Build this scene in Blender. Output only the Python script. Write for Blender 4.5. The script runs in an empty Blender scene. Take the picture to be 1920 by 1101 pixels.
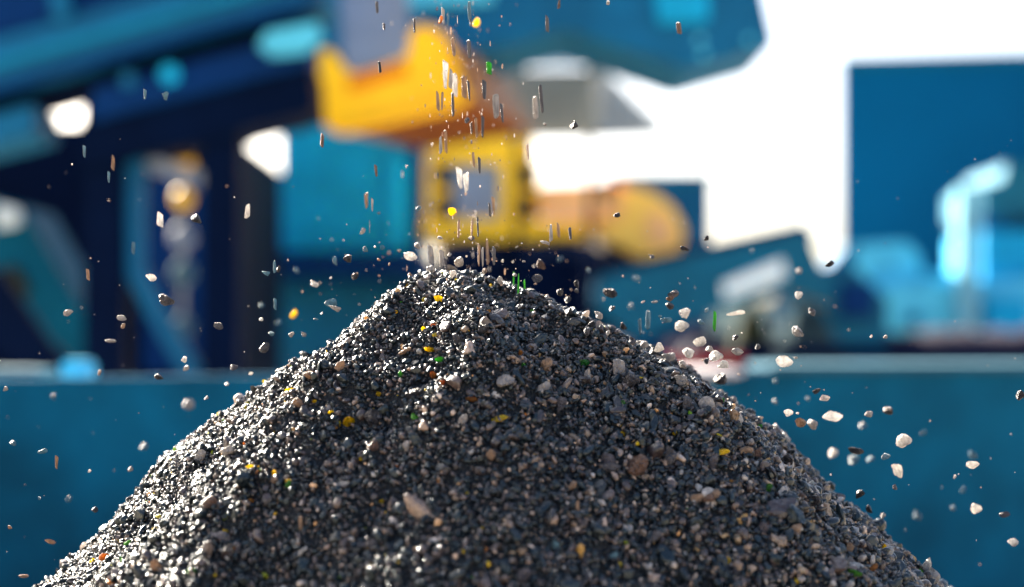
import bpy, bmesh, math, random
import numpy as np
from mathutils import Vector, Matrix, Quaternion, Euler

random.seed(7)
rng = np.random.default_rng(11)
R = math.radians
scene = bpy.context.scene
COL = scene.collection

# ------------------------------------------------------------------ camera
F = 3200.0            # focal length in pixels of the 1920 wide photograph
CX, HZ = 960.0, 640.0 # principal column, horizon row
CAMZ = 1.0
cam = bpy.data.cameras.new('camera')
cam.sensor_width = 36.0
cam.lens = 60.0
cam.shift_y = (HZ - 550.5) / 1920.0
cam.clip_start = 0.05
cam.clip_end = 5000
cam.dof.use_dof = True
cam.dof.focus_distance = 1.315
cam.dof.aperture_fstop = 2.75
cam_o = bpy.data.objects.new('camera', cam)
cam_o.location = (0, 0, CAMZ)
cam_o.rotation_euler = (R(90), 0, 0)
COL.objects.link(cam_o)
scene.camera = cam_o

# ------------------------------------------------------------------ light
SUN_AZ = R(-40)       # clockwise from +Y: behind the pile, to the left
SUN_EL = R(30)
world = bpy.data.worlds.new('World')
scene.world = world
world.use_nodes = True
wn = world.node_tree
bg = wn.nodes['Background']
sky = wn.nodes.new('ShaderNodeTexSky')
sky.sky_type = 'NISHITA'
sky.sun_disc = False
sky.sun_elevation = SUN_EL
sky.sun_rotation = SUN_AZ
sky.air_density = 0.8
sky.dust_density = 3.5
sky.ozone_density = 0.6
wn.links.new(sky.outputs[0], bg.inputs[0])
bg.inputs[1].default_value = 0.052
sl = bpy.data.lights.new('sun', 'SUN')
sl.energy = 5.0
sl.angle = R(0.5)
sl.color = (1.0, 0.89, 0.75)
so = bpy.data.objects.new('sun', sl)
sd = Vector((math.sin(SUN_AZ) * math.cos(SUN_EL), math.cos(SUN_AZ) * math.cos(SUN_EL), math.sin(SUN_EL)))
so.rotation_euler = sd.to_track_quat('Z', 'Y').to_euler()
so.location = sd * 30
COL.objects.link(so)
vs = scene.view_settings
scene.display_settings.display_device = 'sRGB'
vs.view_transform = 'Standard'
vs.look = 'None'
vs.exposure = 3.1
vs.gamma = 1
cy = scene.cycles
cy.use_denoising = True
cy.max_bounces = 8
cy.transmission_bounces = 6
cy.sample_clamp_indirect = 6
cy.sample_clamp_direct = 60
cy.caustics_reflective = False
cy.caustics_refractive = False

# ------------------------------------------------------------------ helpers
def srgb(r, g, b):
    def f(c):
        c /= 255.0
        return c / 12.92 if c <= .04045 else ((c + .055) / 1.055) ** 2.4
    return (f(r), f(g), f(b))

def P(px, py, D):
    return Vector(((px - CX) / F * D, D, CAMZ + (HZ - py) / F * D))

def mat(name, col, rough=.5, var=.25, scale=6.0, metal=0.0, spec=.5, bump=0.0, bscale=40.0, coat=0.0):
    m = bpy.data.materials.new(name)
    m.use_nodes = True
    nt = m.node_tree
    b = nt.nodes['Principled BSDF']
    tc = nt.nodes.new('ShaderNodeTexCoord')
    n = nt.nodes.new('ShaderNodeTexNoise')
    n.inputs['Scale'].default_value = scale
    n.inputs['Detail'].default_value = 6
    n.inputs['Roughness'].default_value = .62
    nt.links.new(tc.outputs['Object'], n.inputs['Vector'])
    cr = nt.nodes.new('ShaderNodeValToRGB')
    cr.color_ramp.elements[0].position = .3
    cr.color_ramp.elements[1].position = .72
    cr.color_ramp.elements[0].color = tuple(c * (1 - var) for c in col) + (1,)
    cr.color_ramp.elements[1].color = tuple(min(1, c * (1 + var)) for c in col) + (1,)
    nt.links.new(n.outputs['Fac'], cr.inputs['Fac'])
    nt.links.new(cr.outputs['Color'], b.inputs['Base Color'])
    b.inputs['Roughness'].default_value = rough
    b.inputs['Metallic'].default_value = metal
    b.inputs['Specular IOR Level'].default_value = spec
    b.inputs['Coat Weight'].default_value = coat
    if bump:
        n2 = nt.nodes.new('ShaderNodeTexNoise')
        n2.inputs['Scale'].default_value = bscale
        n2.inputs['Detail'].default_value = 5
        nt.links.new(tc.outputs['Object'], n2.inputs['Vector'])
        bp = nt.nodes.new('ShaderNodeBump')
        bp.inputs['Strength'].default_value = bump
        bp.inputs['Distance'].default_value = .01
        nt.links.new(n2.outputs['Fac'], bp.inputs['Height'])
        nt.links.new(bp.outputs['Normal'], b.inputs['Normal'])
    return m

class MB:
    """collects shapes, links them as one mesh object"""
    def __init__(self):
        self.bm = bmesh.new()
    def prism(self, pts, D, depth):
        """outline given in photograph pixels, stood at distance D metres and given a real thickness"""
        f = [self.bm.verts.new(P(x, y, D)) for x, y in pts]
        k = [self.bm.verts.new(v.co + Vector((0, depth, 0))) for v in f]
        n = len(pts)
        self.bm.faces.new(f)
        self.bm.faces.new(k[::-1])
        for i in range(n):
            j = (i + 1) % n
            self.bm.faces.new((f[j], f[i], k[i], k[j]))
        return self
    def loft(self, front, back):
        f = [self.bm.verts.new(v) for v in front]
        k = [self.bm.verts.new(v) for v in back]
        n = len(f)
        self.bm.faces.new(f)
        self.bm.faces.new(k[::-1])
        for i in range(n):
            j = (i + 1) % n
            self.bm.faces.new((f[j], f[i], k[i], k[j]))
        return self
    def box(self, x0, y0, x1, y1, D, depth):
        return self.prism([(x0, y0), (x1, y0), (x1, y1), (x0, y1)], D, depth)
    def tube(self, a, b, r, seg=12, r2=None):
        r2 = r if r2 is None else r2
        a, b = Vector(a), Vector(b)
        d = (b - a)
        q = d.to_track_quat('Z', 'Y')
        ra = [self.bm.verts.new(a + q @ Vector((r * math.cos(t), r * math.sin(t), 0))) for t in [2 * math.pi * i / seg for i in range(seg)]]
        rb = [self.bm.verts.new(b + q @ Vector((r2 * math.cos(t), r2 * math.sin(t), 0))) for t in [2 * math.pi * i / seg for i in range(seg)]]
        self.bm.faces.new(ra[::-1]); self.bm.faces.new(rb)
        for i in range(seg):
            j = (i + 1) % seg
            self.bm.faces.new((ra[i], ra[j], rb[j], rb[i]))
        return self
    def ball(self, c, rx, ry, rz, sub=3):
        m = Matrix.Translation(c) @ Matrix.Diagonal((rx, ry, rz, 1))
        bmesh.ops.create_icosphere(self.bm, subdivisions=sub, radius=1, matrix=m)
        return self
    def build(self, name, material, parent=None, bevel=0.0, smooth=False):
        bmesh.ops.recalc_face_normals(self.bm, faces=self.bm.faces)
        if bevel:
            bmesh.ops.bevel(self.bm, geom=[e for e in self.bm.edges if len(e.link_faces) == 2 and e.calc_face_angle(0) > .5],
                            offset=bevel, segments=2, affect='EDGES', clamp_overlap=True)
        me = bpy.data.meshes.new(name)
        self.bm.to_mesh(me); self.bm.free()
        if smooth:
            me.shade_smooth()
        me.materials.append(material)
        o = bpy.data.objects.new(name, me)
        COL.objects.link(o)
        if parent:
            o.parent = parent
            o.matrix_parent_inverse = Matrix.Translation(-root_loc(parent))
        return o

def root_loc(o):
    return Vector(o.location)      # sub-parts hang under parts that sit at the world origin

def thing(name, label, cat, loc, group=None):
    o = bpy.data.objects.new(name, None)
    o.empty_display_size = .2
    o.location = loc
    COL.objects.link(o)
    o['label'] = label
    o['category'] = cat
    if group:
        o['group'] = group
    return o

def tag(o, label=None, cat=None, group=None, kind=None):
    for k, v in (('label', label), ('category', cat), ('group', group), ('kind', kind)):
        if v:
            o[k] = v
    return o

def at_ground(px, D):
    v = P(px, HZ, D); v.z = 0
    return v

# ------------------------------------------------------------------ materials
M = {}
def pm(key, name, rgb, k=1.0, rough=.6, var=.22, scale=2.5, spec=.15, **kw):
    M[key] = mat(name, tuple(c * k for c in srgb(*rgb)), rough, var, scale, spec=spec, **kw)
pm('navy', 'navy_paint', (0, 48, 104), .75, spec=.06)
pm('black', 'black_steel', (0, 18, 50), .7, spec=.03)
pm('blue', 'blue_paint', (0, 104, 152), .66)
pm('teal', 'teal_paint', (0, 142, 186), 1.15)
pm('dteal', 'dark_teal_paint', (0, 106, 142), .65)
pm('cyan', 'pale_cyan_paint', (80, 190, 220), .95)
pm('pale', 'pale_sheet', (205, 225, 232), .8, spec=.4)
pm('yellow', 'yellow_paint', (255, 200, 0), 1.0, .45, .1, spec=.4)
pm('orange', 'orange_paint', (255, 200, 85), 1.0, .45, .1, spec=.4)
pm('palor', 'faded_orange_paint', (250, 185, 120), 1.0, .5, .1, spec=.3)
pm('undershade', 'shaded_orange_steel', (150, 84, 24), .5, .7, .3)  # shade on the chute's underside put into a darker orange
pm('grey', 'grey_rubber', (130, 145, 165), .85)
pm('steel', 'dull_steel', (138, 142, 134), .95, spec=.3)
pm('glass', 'window_glass', (130, 148, 175), .95, .2, spec=.3)
pm('dglass', 'dark_glass', (0, 22, 50), .6, .2, spec=.3)
pm('rubber', 'tyre_rubber', (30, 44, 75), .7, spec=.05)
pm('red', 'red_paint', (150, 15, 22), .7)
pm('mauve', 'mauve_earth', (105, 98, 130), .13, .9, scale=.6)
pm('stonepale', 'pale_rubble', (120, 165, 180), .35, .9)
pm('olive', 'dry_scrub', (120, 135, 80), .07, .9)
pm('dim', 'dull_teal_paint', (0, 86, 116), .6, spec=.05)
pm('chute', 'chute_yellow_paint', (255, 192, 0), 1.0, .45, .08, spec=.3)
pm('brownplate', 'shaded_brown_steel', (170, 125, 88), .75)  # shade on the chute's right side put into the brown
pm('ochre', 'groove_shade_ochre', (225, 130, 0), .8)
pm('rubble', 'blue_grey_rubble', (120, 165, 180), .10, .9, spec=.05)
pm('hill', 'far_backdrop', (118, 158, 165), .11, .95, .35, scale=.08, spec=.03)
pm('lcyan2', 'bright_teal_paint', (0, 160, 205), 1.2)
pm('blue2', 'lit_blue_paint', (0, 122, 165), .8)  # lighter copy of the blue paint, lit tone put into its colour
pm('mcyan', 'mid_cyan_paint', (20, 165, 205), .3)
pm('lcyan', 'light_cyan_paint', (130, 205, 228), .6)
pm('wall', 'blue_concrete', (0, 110, 146), .55, .85, .55, scale=2.2, bump=.3, bscale=60)
pm('coping', 'pale_concrete', (90, 150, 175), .4, .8, scale=3, bump=.3, bscale=60)
pm('ground', 'yard_ground', (165, 150, 132), 1.0, .95, .3, scale=.4, bump=.4, bscale=8)
pm('build', 'blue_cladding', (0, 98, 152), .7, .5, .16, scale=.12, spec=.03)
pm('white', 'white_lettering', (235, 250, 255), 1.0, var=.05, spec=.5)

# ------------------------------------------------------------------ setting: ground
mb = MB()
N = 40
vv = [[None] * (N + 1) for _ in range(N + 1)]
for i in range(N + 1):
    for j in range(N + 1):
        u, v = i / N * 2 - 1, j / N * 2 - 1
        vv[i][j] = mb.bm.verts.new((1500 * u * abs(u), 1500 * v * abs(v), 0))
for i in range(N):
    for j in range(N):
        mb.bm.faces.new((vv[i][j], vv[i + 1][j], vv[i + 1][j + 1], vv[i][j + 1]))
tag(mb.build('ground', M['ground']), 'dusty grey yard ground', None, None, 'structure')
o = bpy.data.objects['ground']
if 'label' in o: del o['label']

def earth_bank(name, pts, D, depth, m, n=60):
    """low bank of earth with an uneven top, sloped on both sides"""
    mb = MB()
    xs = np.linspace(pts[0][0], pts[-1][0], n)
    rows = []
    for x in xs:
        top = np.interp(x, [p[0] for p in pts], [p[1] for p in pts]) + rng.normal(0, 2.0)
        a = P(x, top, D)
        row = []
        for t in np.linspace(-1, 1, 9):
            h = max(0.0, a.z * (1 - abs(t) ** 1.6)) + (0 if abs(t) == 1 else rng.normal(0, .03))
            row.append(mb.bm.verts.new((a.x, a.y + t * depth, h - .02)))
        rows.append(row)
    for i in range(n - 1):
        for j in range(8):
            mb.bm.faces.new((rows[i][j], rows[i + 1][j], rows[i + 1][j + 1], rows[i][j + 1]))
    return mb.build(name, m, smooth=True)

o = earth_bank('earth_bank', [(1150, 640), (1250, 626), (1600, 618), (2100, 612), (2300, 640)], 29, 1.5, M['mauve'])
tag(o, None, None, None, 'structure')

o = earth_bank('sky_gap_hills', [(700, 640), (1000, 590), (1300, 566), (1500, 572), (1650, 560), (2200, 590), (2700, 640)], 160, 30, M['hill'])  # added backdrop that closes the bright sky gap under the conveyor
tag(o, None, None, None, 'structure')

# ------------------------------------------------------------------ setting: far building
def blue_hall():
    D = 62
    t = thing('industrial_hall', 'big windowless blue clad hall filling the right edge behind the pale plant', 'building', at_ground(1760, D))
    b = MB()
    a0, a1 = P(1577, 122, D), P(2260, 103, D + 4)
    def corner(v, z): return Vector((v.x, v.y, z))
    back = Vector((7, 30, 0))
    b.loft([corner(a0, 0), corner(a1, 0), a1, a0], [corner(a0 + back, 0), corner(a1 + back, 0), a1 + back, a0 + back])
    b.build('wall', M['build'], t)
    b = MB()
    d = (a1 - a0)
    for k in range(0, 33):                         # raised ribs of the cladding
        p = a0 + d * (k / 33.0)
        q = a0 + d * ((k + .12) / 33.0)
        off = Vector((0, -.08, 0))
        b.loft([corner(p, 0) + off, corner(q, 0) + off, q + off, p + off], [corner(p, 0), corner(q, 0), q, p])
    b.build('cladding_rib', M['build'], t)
    b = MB()
    up = Vector((0, 0, .25)); fr = Vector((0, -.25, 0))
    b.loft([a0 + fr, a1 + fr, a1 + fr + up, a0 + fr + up], [a0 - fr, a1 - fr, a1 - fr + up, a0 - fr + up])
    b.build('roof_edge', M['dteal'], t)
blue_hall()

def pale_plant():
    D = 34
    t = thing('processing_plant', 'pale cyan washing plant with a tall bright column before the blue hall', 'plant', at_ground(1780, D))
    MB().prism([(1640, 560), (1640, 540), (1935, 520), (2100, 520), (2100, 720), (1640, 720)], D, 4).build('base', M['cyan'], t, .03)
    MB().prism([(1590, 460), (1700, 452), (1722, 475), (1735, 520), (1735, 560), (1655, 560), (1590, 520)], D + .6, 2).build('feed_box', M['cyan'], t, .03)
    MB().box(1800, 352, 1838, 660, D - .4, .5).build('column', M['lcyan'], t, .03)
    MB().prism([(1842, 346), (1880, 340), (1886, 308), (2100, 296), (2100, 400), (1842, 404)], D + .5, 3).build('hopper', M['mcyan'], t, .03)
    MB().box(1842, 405, 2100, 432, D + 1.2, 2).build('belt', M['blue'], t, .03)
    MB().box(1842, 433, 2100, 530, D + .3, 2.8).build('tank', M['teal'], t, .03)
    MB().box(1735, 512, 1800, 560, D + .3, 2).build('walkway', M['cyan'], t, .03)
    MB().box(1850, 560, 1930, 640, D - .5, .45).build('door_panel', M['teal'], t, .03)
    MB().box(1700, 590, 1725, 610, D - .2, .15).build('hatch', M['blue'], t, .01)
pale_plant()

def screener():
    D = 28
    t = thing('crusher', 'dark teal squat crusher standing between the inclined conveyor and pale plant', 'crusher', at_ground(1580, D))
    MB().prism([(1480, 560), (1520, 500), (1600, 500), (1665, 560), (1665, 720), (1480, 720)], D, 2).build('body', M['dteal'], t, .03)
    MB().box(1578, 530, 1640, 596, D - .3, .28).build('feed_mouth', M['navy'], t, .02)
    MB().prism([(1545, 512), (1585, 462), (1610, 462), (1600, 500), (1560, 520)], D + .2, 1).build('chute', M['blue'], t, .02)
screener()

def container():
    D = 30
    t = thing('blue_container', 'dark teal container end sticking out behind the orange engine hood', 'container', at_ground(1260, D))
    MB().box(1150, 332, 1333, 760, D, 5).build('box', M['blue'], t, .04)
    b = MB()
    for x in range(1160, 1320, 14):
        b.box(x, 346, x + 6, 755, D - .06, .055)
    b.build('corrugation', M['blue'], t)
    MB().box(1143, 326, 1338, 338, D - .1, .1).build('header_rail', M['dteal'], t, .01)
container()

def mound(name, px0, px1, top, D, m, label, cat):
    mb = MB()
    c = at_ground((px0 + px1) / 2, D)
    w = (px1 - px0) / 2 / F * D
    h = CAMZ + (HZ - top) / F * D
    n, k = 28, 9
    rings = []
    for i in range(k + 1):
        r = i / k
        ring = []
        for j in range(n):
            a = 2 * math.pi * j / n
            z = h * (1 - r ** 1.5) * (1 + random.uniform(-.08, .08)) if i < k else -.02
            ring.append(mb.bm.verts.new((c.x + w * r * math.cos(a) * random.uniform(.93, 1.07), c.y + w * r * math.sin(a), z)))
        rings.append(ring)
    for i in range(k):
        for j in range(n):
            a, b_, c_, d_ = rings[i][j], rings[i][(j + 1) % n], rings[i + 1][(j + 1) % n], rings[i + 1][j]
            mb.bm.faces.new((a, b_, c_, d_))
    bmesh.ops.remove_doubles(mb.bm, verts=mb.bm.verts, dist=.0005)
    o = mb.build(name, m, smooth=True)
    return tag(o, label, cat)
mound('rubble_heap', 1400, 1620, 566, 24, M['rubble'], 'pale grey rubble heap under the tip of the inclined conveyor', 'heap')
mound('scrub_heap', 1340, 1480, 570, 27, M['olive'], 'olive yellow heap behind the foot of the inclined conveyor', 'heap')
mound('sand_heap', 1230, 1400, 618, 22, mat('pink_sand', tuple(c * .14 for c in srgb(150, 150, 170)), .9, .2, 2, spec=.1), 'low pinkish pale sand heap beyond the right wall', 'heap')

# ------------------------------------------------------------------ the inclined conveyor at right
def inclined_conveyor():
    D = 15
    t = thing('inclined_conveyor', 'dark teal inclined conveyor with a white lettered strip, tip raised to the right', 'conveyor', at_ground(1360, D))
    MB().prism([(1110, 575), (1120, 520), (1300, 478), (1512, 430), (1520, 446), (1572, 575), (1480, 545), (1340, 585), (1200, 640)], D, .9).build('frame', M['dteal'], t, .02)
    MB().prism([(1110, 508), (1300, 463), (1512, 416), (1512, 430), (1300, 478), (1112, 522)], D + .05, .8).build('belt', M['rubber'], t)
    s = MB().prism([(1353, 531), (1468, 484), (1474, 519), (1359, 563)], D - .03, .028).build('sign_strip', M['cyan'], t)
    a, b2, c2, d2 = (1355, 533), (1467, 487), (1472, 518), (1360, 560)
    letters = MB()
    def lerp(p, q, k): return (p[0] + (q[0] - p[0]) * k, p[1] + (q[1] - p[1]) * k)
    k = 0.0
    r = random.Random(4)
    while k < .97:
        w = r.choice((.04, .06, .075, .09))
        e = min(1, k + w)
        letters.prism([lerp(a, b2, k), lerp(a, b2, e), lerp(d2, c2, e), lerp(d2, c2, k)], D - .045, .014)
        k = e + r.choice((.006, .010, .008))
    letters.build('lettering', M['white'], s)
    b = MB(); b.box(1180, 560, 1250, 990, D + .3, .25); b.build('leg', M['navy'], t, .01)
    b = MB(); b.tube(P(1508, 446, D + .05), P(1508, 446, D + .85), .09, 16); b.build('head_drum', M['navy'], t)
inclined_conveyor()

# ------------------------------------------------------------------ yellow machine
def yellow_machine():
    D = 17
    t = thing('tracked_excavator', 'yellow tracked machine with framed cab and rounded orange engine hood', 'excavator', at_ground(1000, D))
    cab = MB()
    cab.box(800, 254, 1000, 306, D, 1.5)
    cab.box(798, 306, 814, 412, D, .25)
    cab.box(939, 306, 969, 412, D, .25)
    cab.box(1004, 306, 1012, 412, D, .25)
    cab.box(814, 350, 842, 368, D + .02, .2)
    cab.box(969, 350, 1004, 368, D + .02, .2)
    cab.box(800, 306, 1010, 412, D + 1.2, .25)
    cab = cab.build('cab', M['yellow'], t, .012)
    MB().box(845, 304, 941, 412, D + .1, .05).build('windscreen', M['glass'], cab)
    MB().box(814, 304, 850, 412, D + .06, .05).build('side_window', M['dglass'], cab)
    MB().box(967, 304, 1006, 412, D + .06, .05).build('side_window', M['dglass'], cab)
    MB().prism([(792, 412), (1118, 412), (1118, 444), (1000, 452), (792, 448)], D - .05, 1.8).build('sill_beam', M['yellow'], t, .03)
    MB().prism([(1012, 348), (1165, 342), (1165, 411), (1012, 411)], D - .16, .05).build('side_panel', M['palor'], t, .03)
    hood = [(1118, 348)]
    hood += [(1150, 345), (1200, 350), (1240, 368), (1268, 395), (1284, 430), (1282, 462), (1262, 484), (1232, 490), (1190, 478), (1150, 455), (1118, 440)]
    h = MB().prism(hood, D - .1, 1.5).build('engine_hood', M['orange'], t, .05)
    MB().prism([(1215, 400), (1240, 395), (1262, 425), (1262, 450), (1240, 465), (1215, 455)], D - .13, .028).build('grille', M['palor'], h)
    MB().box(1126, 340, 1150, 372, D - .2, .03).build('warning_plate', M['olive'], h)
    for x0, x1 in ((815, 945), (962, 1135)):
        c = []
        n = 10
        for i in range(n + 1):
            a = math.pi * i / n
            c.append(((x0 + x1) / 2 - math.cos(a) * (x1 - x0) / 2, 500 - 50 * math.sin(a) ** .5))
        c += [(x1, 830), (x0, 830)]
        tr = MB().prism(c, D - .35, 1.0).build('track', M['rubber'], t, .03)
        MB().prism([(x0 + 6, 482), (x1 - 6, 482), (x1 - 6, 800), (x0 + 6, 800)], D - .38, .028).build('track_frame', M['black'], tr)
    MB().box(880, 452, 1040, 700, D + .1, 1.2).build('undercarriage', M['black'], t)
    MB().prism([(1135, 452), (1300, 500), (1300, 640), (1135, 640)], D + .5, 1).build('chassis', M['navy'], t, .03)
yellow_machine()

# ------------------------------------------------------------------ grey louvred hopper with pale roof
def hopper_box():
    D = 14
    t = thing('feed_hopper', 'grey ribbed steel hopper with pale roof and thin handrail hanging beside the yellow chute', 'hopper', at_ground(1060, D))
    body = MB()
    fr = [P(900, 132, D), P(1110, 130, D), P(1122, 259, D), P(900, 260, D)]
    bk = [P(960, 136, D + 1.4), P(1135, 132, D + 1.4), P(1256, 252, D + 1.4), P(960, 250, D + 1.4)]
    body.loft(fr, bk)
    bo = body.build('bin', M['steel'], t, .015)
    b = MB()
    for y in range(140, 250, 14):
        b.box(956, y, 1108, y + 6, D - .05, .04)
    b.build('louvre', M['steel'], bo)
    MB().loft([P(930, 128, D - .1), P(1112, 126, D - .1), P(1112, 112, D - .1), P(935, 108, D - .1)],
              [P(940, 110, D + 1.6), P(1150, 100, D + 1.6), P(1150, 62, D + 1.6), P(1040, 60, D + 1.6)]).build('roof', M['pale'], t, .01)
    rail = MB()
    a0, a1 = P(1112, 84, D), P(1236, 225, D + 1.3)
    for k in range(7):
        p = a0.lerp(a1, k / 6)
        rail.tube(p, p - Vector((0, 0, .22)), .008, 6)
    rail.tube(a0, a1, .010, 6)
    rail.tube(a0 - Vector((0, 0, .1)), a1 - Vector((0, 0, .1)), .007, 6)
    rail.build('handrail', M['pale'], t)
    MB().box(1100, 104, 1116, 140, D - .14, .03).build('marker_plate', M['olive'], t)
    b = MB()
    for x in (965, 1100):
        b.box(x, 250, x + 12, 850, D + .9, .06)
    # the hopper's own legs stand behind the cab
    b.build('leg', M['black'], t)
hopper_box()

# ------------------------------------------------------------------ yellow chute and its grey flap
def chute():
    D = 10.5
    t = thing('discharge_chute', 'bright yellow U shaped steel chute around a grey flap, shaded dark orange underneath', 'chute', P(760, 250, D))
    out = [(585, 100), (600, 90), (622, 92), (640, 118), (655, 140), (700, 130), (764, 105), (770, 55), (790, 42), (835, 60), (850, 90), (866, 150), (880, 185), (850, 205), (640, 250), (612, 240), (598, 215)]
    MB().prism(out, D, .10).build('front_plate', M['chute'], t, .02)
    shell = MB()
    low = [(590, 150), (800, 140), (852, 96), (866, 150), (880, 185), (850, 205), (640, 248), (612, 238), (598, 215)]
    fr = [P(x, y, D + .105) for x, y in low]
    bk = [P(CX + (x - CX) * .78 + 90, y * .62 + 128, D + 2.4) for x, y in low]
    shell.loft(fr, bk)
    shell.build('trough', M['undershade'], t, .02)
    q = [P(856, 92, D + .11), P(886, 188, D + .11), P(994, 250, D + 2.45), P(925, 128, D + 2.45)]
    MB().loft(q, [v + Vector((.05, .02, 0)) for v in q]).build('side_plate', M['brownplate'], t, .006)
    MB().prism([(652, 146), (760, 116), (764, 138), (654, 172)], D - .03, .028).build('groove_band', M['ochre'], t, .006)  # shade of the groove under the flap, painted as a darker band
    MB().prism([(640, 236), (850, 190), (882, 168), (880, 186), (852, 206), (641, 252)], D - .05, .045).build('front_lip', M['chute'], t, .01)
chute()

def flap():
    D = 10.2
    t = thing('rubber_flap', 'blue grey rubber flap hanging down in the gap of the yellow chute', 'rubber flap', P(700, 135, D))
    MB().prism([(632, -260), (768, -260), (766, 100), (740, 112), (660, 136), (648, 126), (640, 100)], D, .03).build('sheet', M['grey'], t, .004)
    MB().prism([(620, -275), (780, -275), (780, -250), (620, -250)], D - .03, .025).build('clamp_bar', M['steel'], t)
flap()

# ------------------------------------------------------------------ overhead conveyor
def overhead_conveyor():
    D = 11
    t = thing('overhead_conveyor', 'dark blue overhead conveyor head box crossing the top centre and right of the sky', 'conveyor', at_ground(1150, D))
    h = MB().prism([(560, -260), (1390, -260), (1432, -10), (1453, 84), (1291, 131), (1160, 86), (1060, 54), (930, 92), (855, 100), (800, 60), (770, 70), (640, 100), (560, 110)], D, 1.2).build('head_box', M['blue'], t, .02)
    MB().prism([(1222, -40), (1330, -40), (1330, 38), (1236, 42)], D - .06, .055).build('access_plate', M['teal'], h, .01)
    MB().prism([(760, -40), (925, -60), (925, 2), (760, 14)], D - .06, .055).build('edge_plate', M['cyan'], h, .01)
    for x, y in ((1312, 76), (1318, 103), (1405, 76)):  # pale discs painted for out-of-focus glints on the head box
        b = MB(); c = P(x, y, D); b.tube(c, c - Vector((0, .04, 0)), .022, 12); b.build('glint_disc', M['cyan'], h)
    MB().prism([(600, -420), (1400, -420), (1400, -300), (600, -262)], D + .1, 1.0).build('belt', M['rubber'], t)
overhead_conveyor()

# ------------------------------------------------------------------ big stacker conveyor on posts at left
def stacker():
    D = 9
    t = thing('stacker_conveyor', 'huge dark blue conveyor frame rising to the right on two black posts', 'conveyor', at_ground(300, D))
    def band(x0, x1, a0, a1, k0, k1, dd=0, depth=.7):
        return MB().prism([(x0, a0 - k0 * x0), (x1, a0 - k0 * x1), (x1, a1 - k1 * x1), (x0, a1 - k1 * x0)], D + dd, depth)
    band(-400, 606, -60, 66, .28, .28, .05).build('hood', M['navy'], t, .01)
    band(-400, 606, 66, 172, .28, .28, 0).build('side_panel', M['blue'], t, .015)
    band(-400, 592, 172, 212, .28, .27, .2, .4).build('belt', M['black'], t)
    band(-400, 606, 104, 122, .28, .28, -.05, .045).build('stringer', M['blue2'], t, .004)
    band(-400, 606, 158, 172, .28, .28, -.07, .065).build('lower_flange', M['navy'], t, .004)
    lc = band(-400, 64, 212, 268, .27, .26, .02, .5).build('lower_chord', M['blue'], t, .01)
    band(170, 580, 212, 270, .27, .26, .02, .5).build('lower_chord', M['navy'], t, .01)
    MB().prism([(150, 228), (310, 188), (582, 118), (588, 208), (455, 240), (415, 260), (230, 300), (150, 320)], D + .1, .6).build('belt_pan', M['black'], t, .01)
    MB().prism([(482, 84), (500, 58), (596, 40), (606, 72), (575, 98), (505, 106)], D - .05, .05).build('lit_plate', M['cyan'], t, .01)  # light falling on this plate put into its pale cyan
    MB().prism([(85, -40), (130, -40), (128, 36), (98, 36)], D - .05, .09).build('bracket', M['blue'], t, .01)
    for x0, x1, y0 in ((156, 231, 190), (378, 446, 215)):
        b = MB(); b.box(x0, y0, x1, 1000, D + .15, .22)
        b.build('post', M['black'], t, .008)
    b = MB(); b.prism([(231, 280), (268, 286), (268, 500), (300, 565), (378, 692), (378, 760), (335, 700), (236, 520)], D + .22, .1); b.build('brace', M['blue'], t, .008)
    b = MB(); b.prism([(-80, 490), (0, 505), (90, 640), (156, 700), (156, 780), (90, 740), (-80, 600)], D + .22, .1); b.build('brace', M['black'], t, .008)
    MB().prism([(268, 288), (432, 336), (432, 366), (268, 318)], D + .3, .05).build('cross_bar', M['grey'], t, .005)
    c = P(300, 130, D - .04)
    b = MB(); b.tube(P(318, 140, D + .0), P(318, 140, D - .06), .05, 16); b.build('bolt_head', M['teal'], t)
    b = MB(); b.tube(P(240, 150, D + .0), P(240, 150, D - .06), .04, 16); b.build('bolt_head', M['blue'], t)
stacker()

def fittings():
    D = 9.6
    t = thing('signal_mast', 'slim mast strung with two yellow and three pale round lamps between the black posts', 'mast', at_ground(343, D))
    b = MB(); b.tube(at_ground(343, D), P(343, 300, D), .012, 8); b.build('pole', M['steel'], t)
    for y, rx, rz, m in ((303, 28, 19, 'yellow'), (372, 24, 26, 'yellow'), (445, 30, 30, 'grey'), (512, 29, 29, 'stonepale'), (612, 25, 25, 'stonepale')):
        b = MB()
        s = D / F
        b.ball(P(343, y, D), rx * s * .8, .05, rz * s * .8, 2)
        b.build('lamp', M[m], t, smooth=True)
fittings()

def backdrop():
    D = 15
    t = thing('shade_backdrop', 'near black shade shed filling the space behind the conveyor posts', 'backdrop', at_ground(150, D))
    MB().box(-900, 236, 414, 860, D, 4).build('wall', M['black'], t, .03)  # dark sheet added where the interior lies in shadow
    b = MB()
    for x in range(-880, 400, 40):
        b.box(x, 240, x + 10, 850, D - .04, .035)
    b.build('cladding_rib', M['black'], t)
    MB().box(265, 330, 380, 700, D - .3, .25).build('door', M['navy'], t, .01)
backdrop()

def side_chute():
    D = 11
    t = thing('inclined_chute', 'teal inclined chute dropping to the right behind the leftmost post', 'chute', at_ground(60, D))
    MB().prism([(-200, 330), (0, 376), (40, 386), (175, 620), (175, 760), (120, 760), (-200, 420)], D, .8).build('trough', M['dim'], t, .01)
    MB().prism([(-10, 380), (34, 392), (34, 420), (-10, 428)], D - .08, .07).build('end_cap', M['pale'], t, .01)
    MB().prism([(8, 500), (30, 500), (55, 545), (40, 560), (15, 540)], D - .05, .045).build('warning_plate', M['olive'], t, .01)
side_chute()

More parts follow.
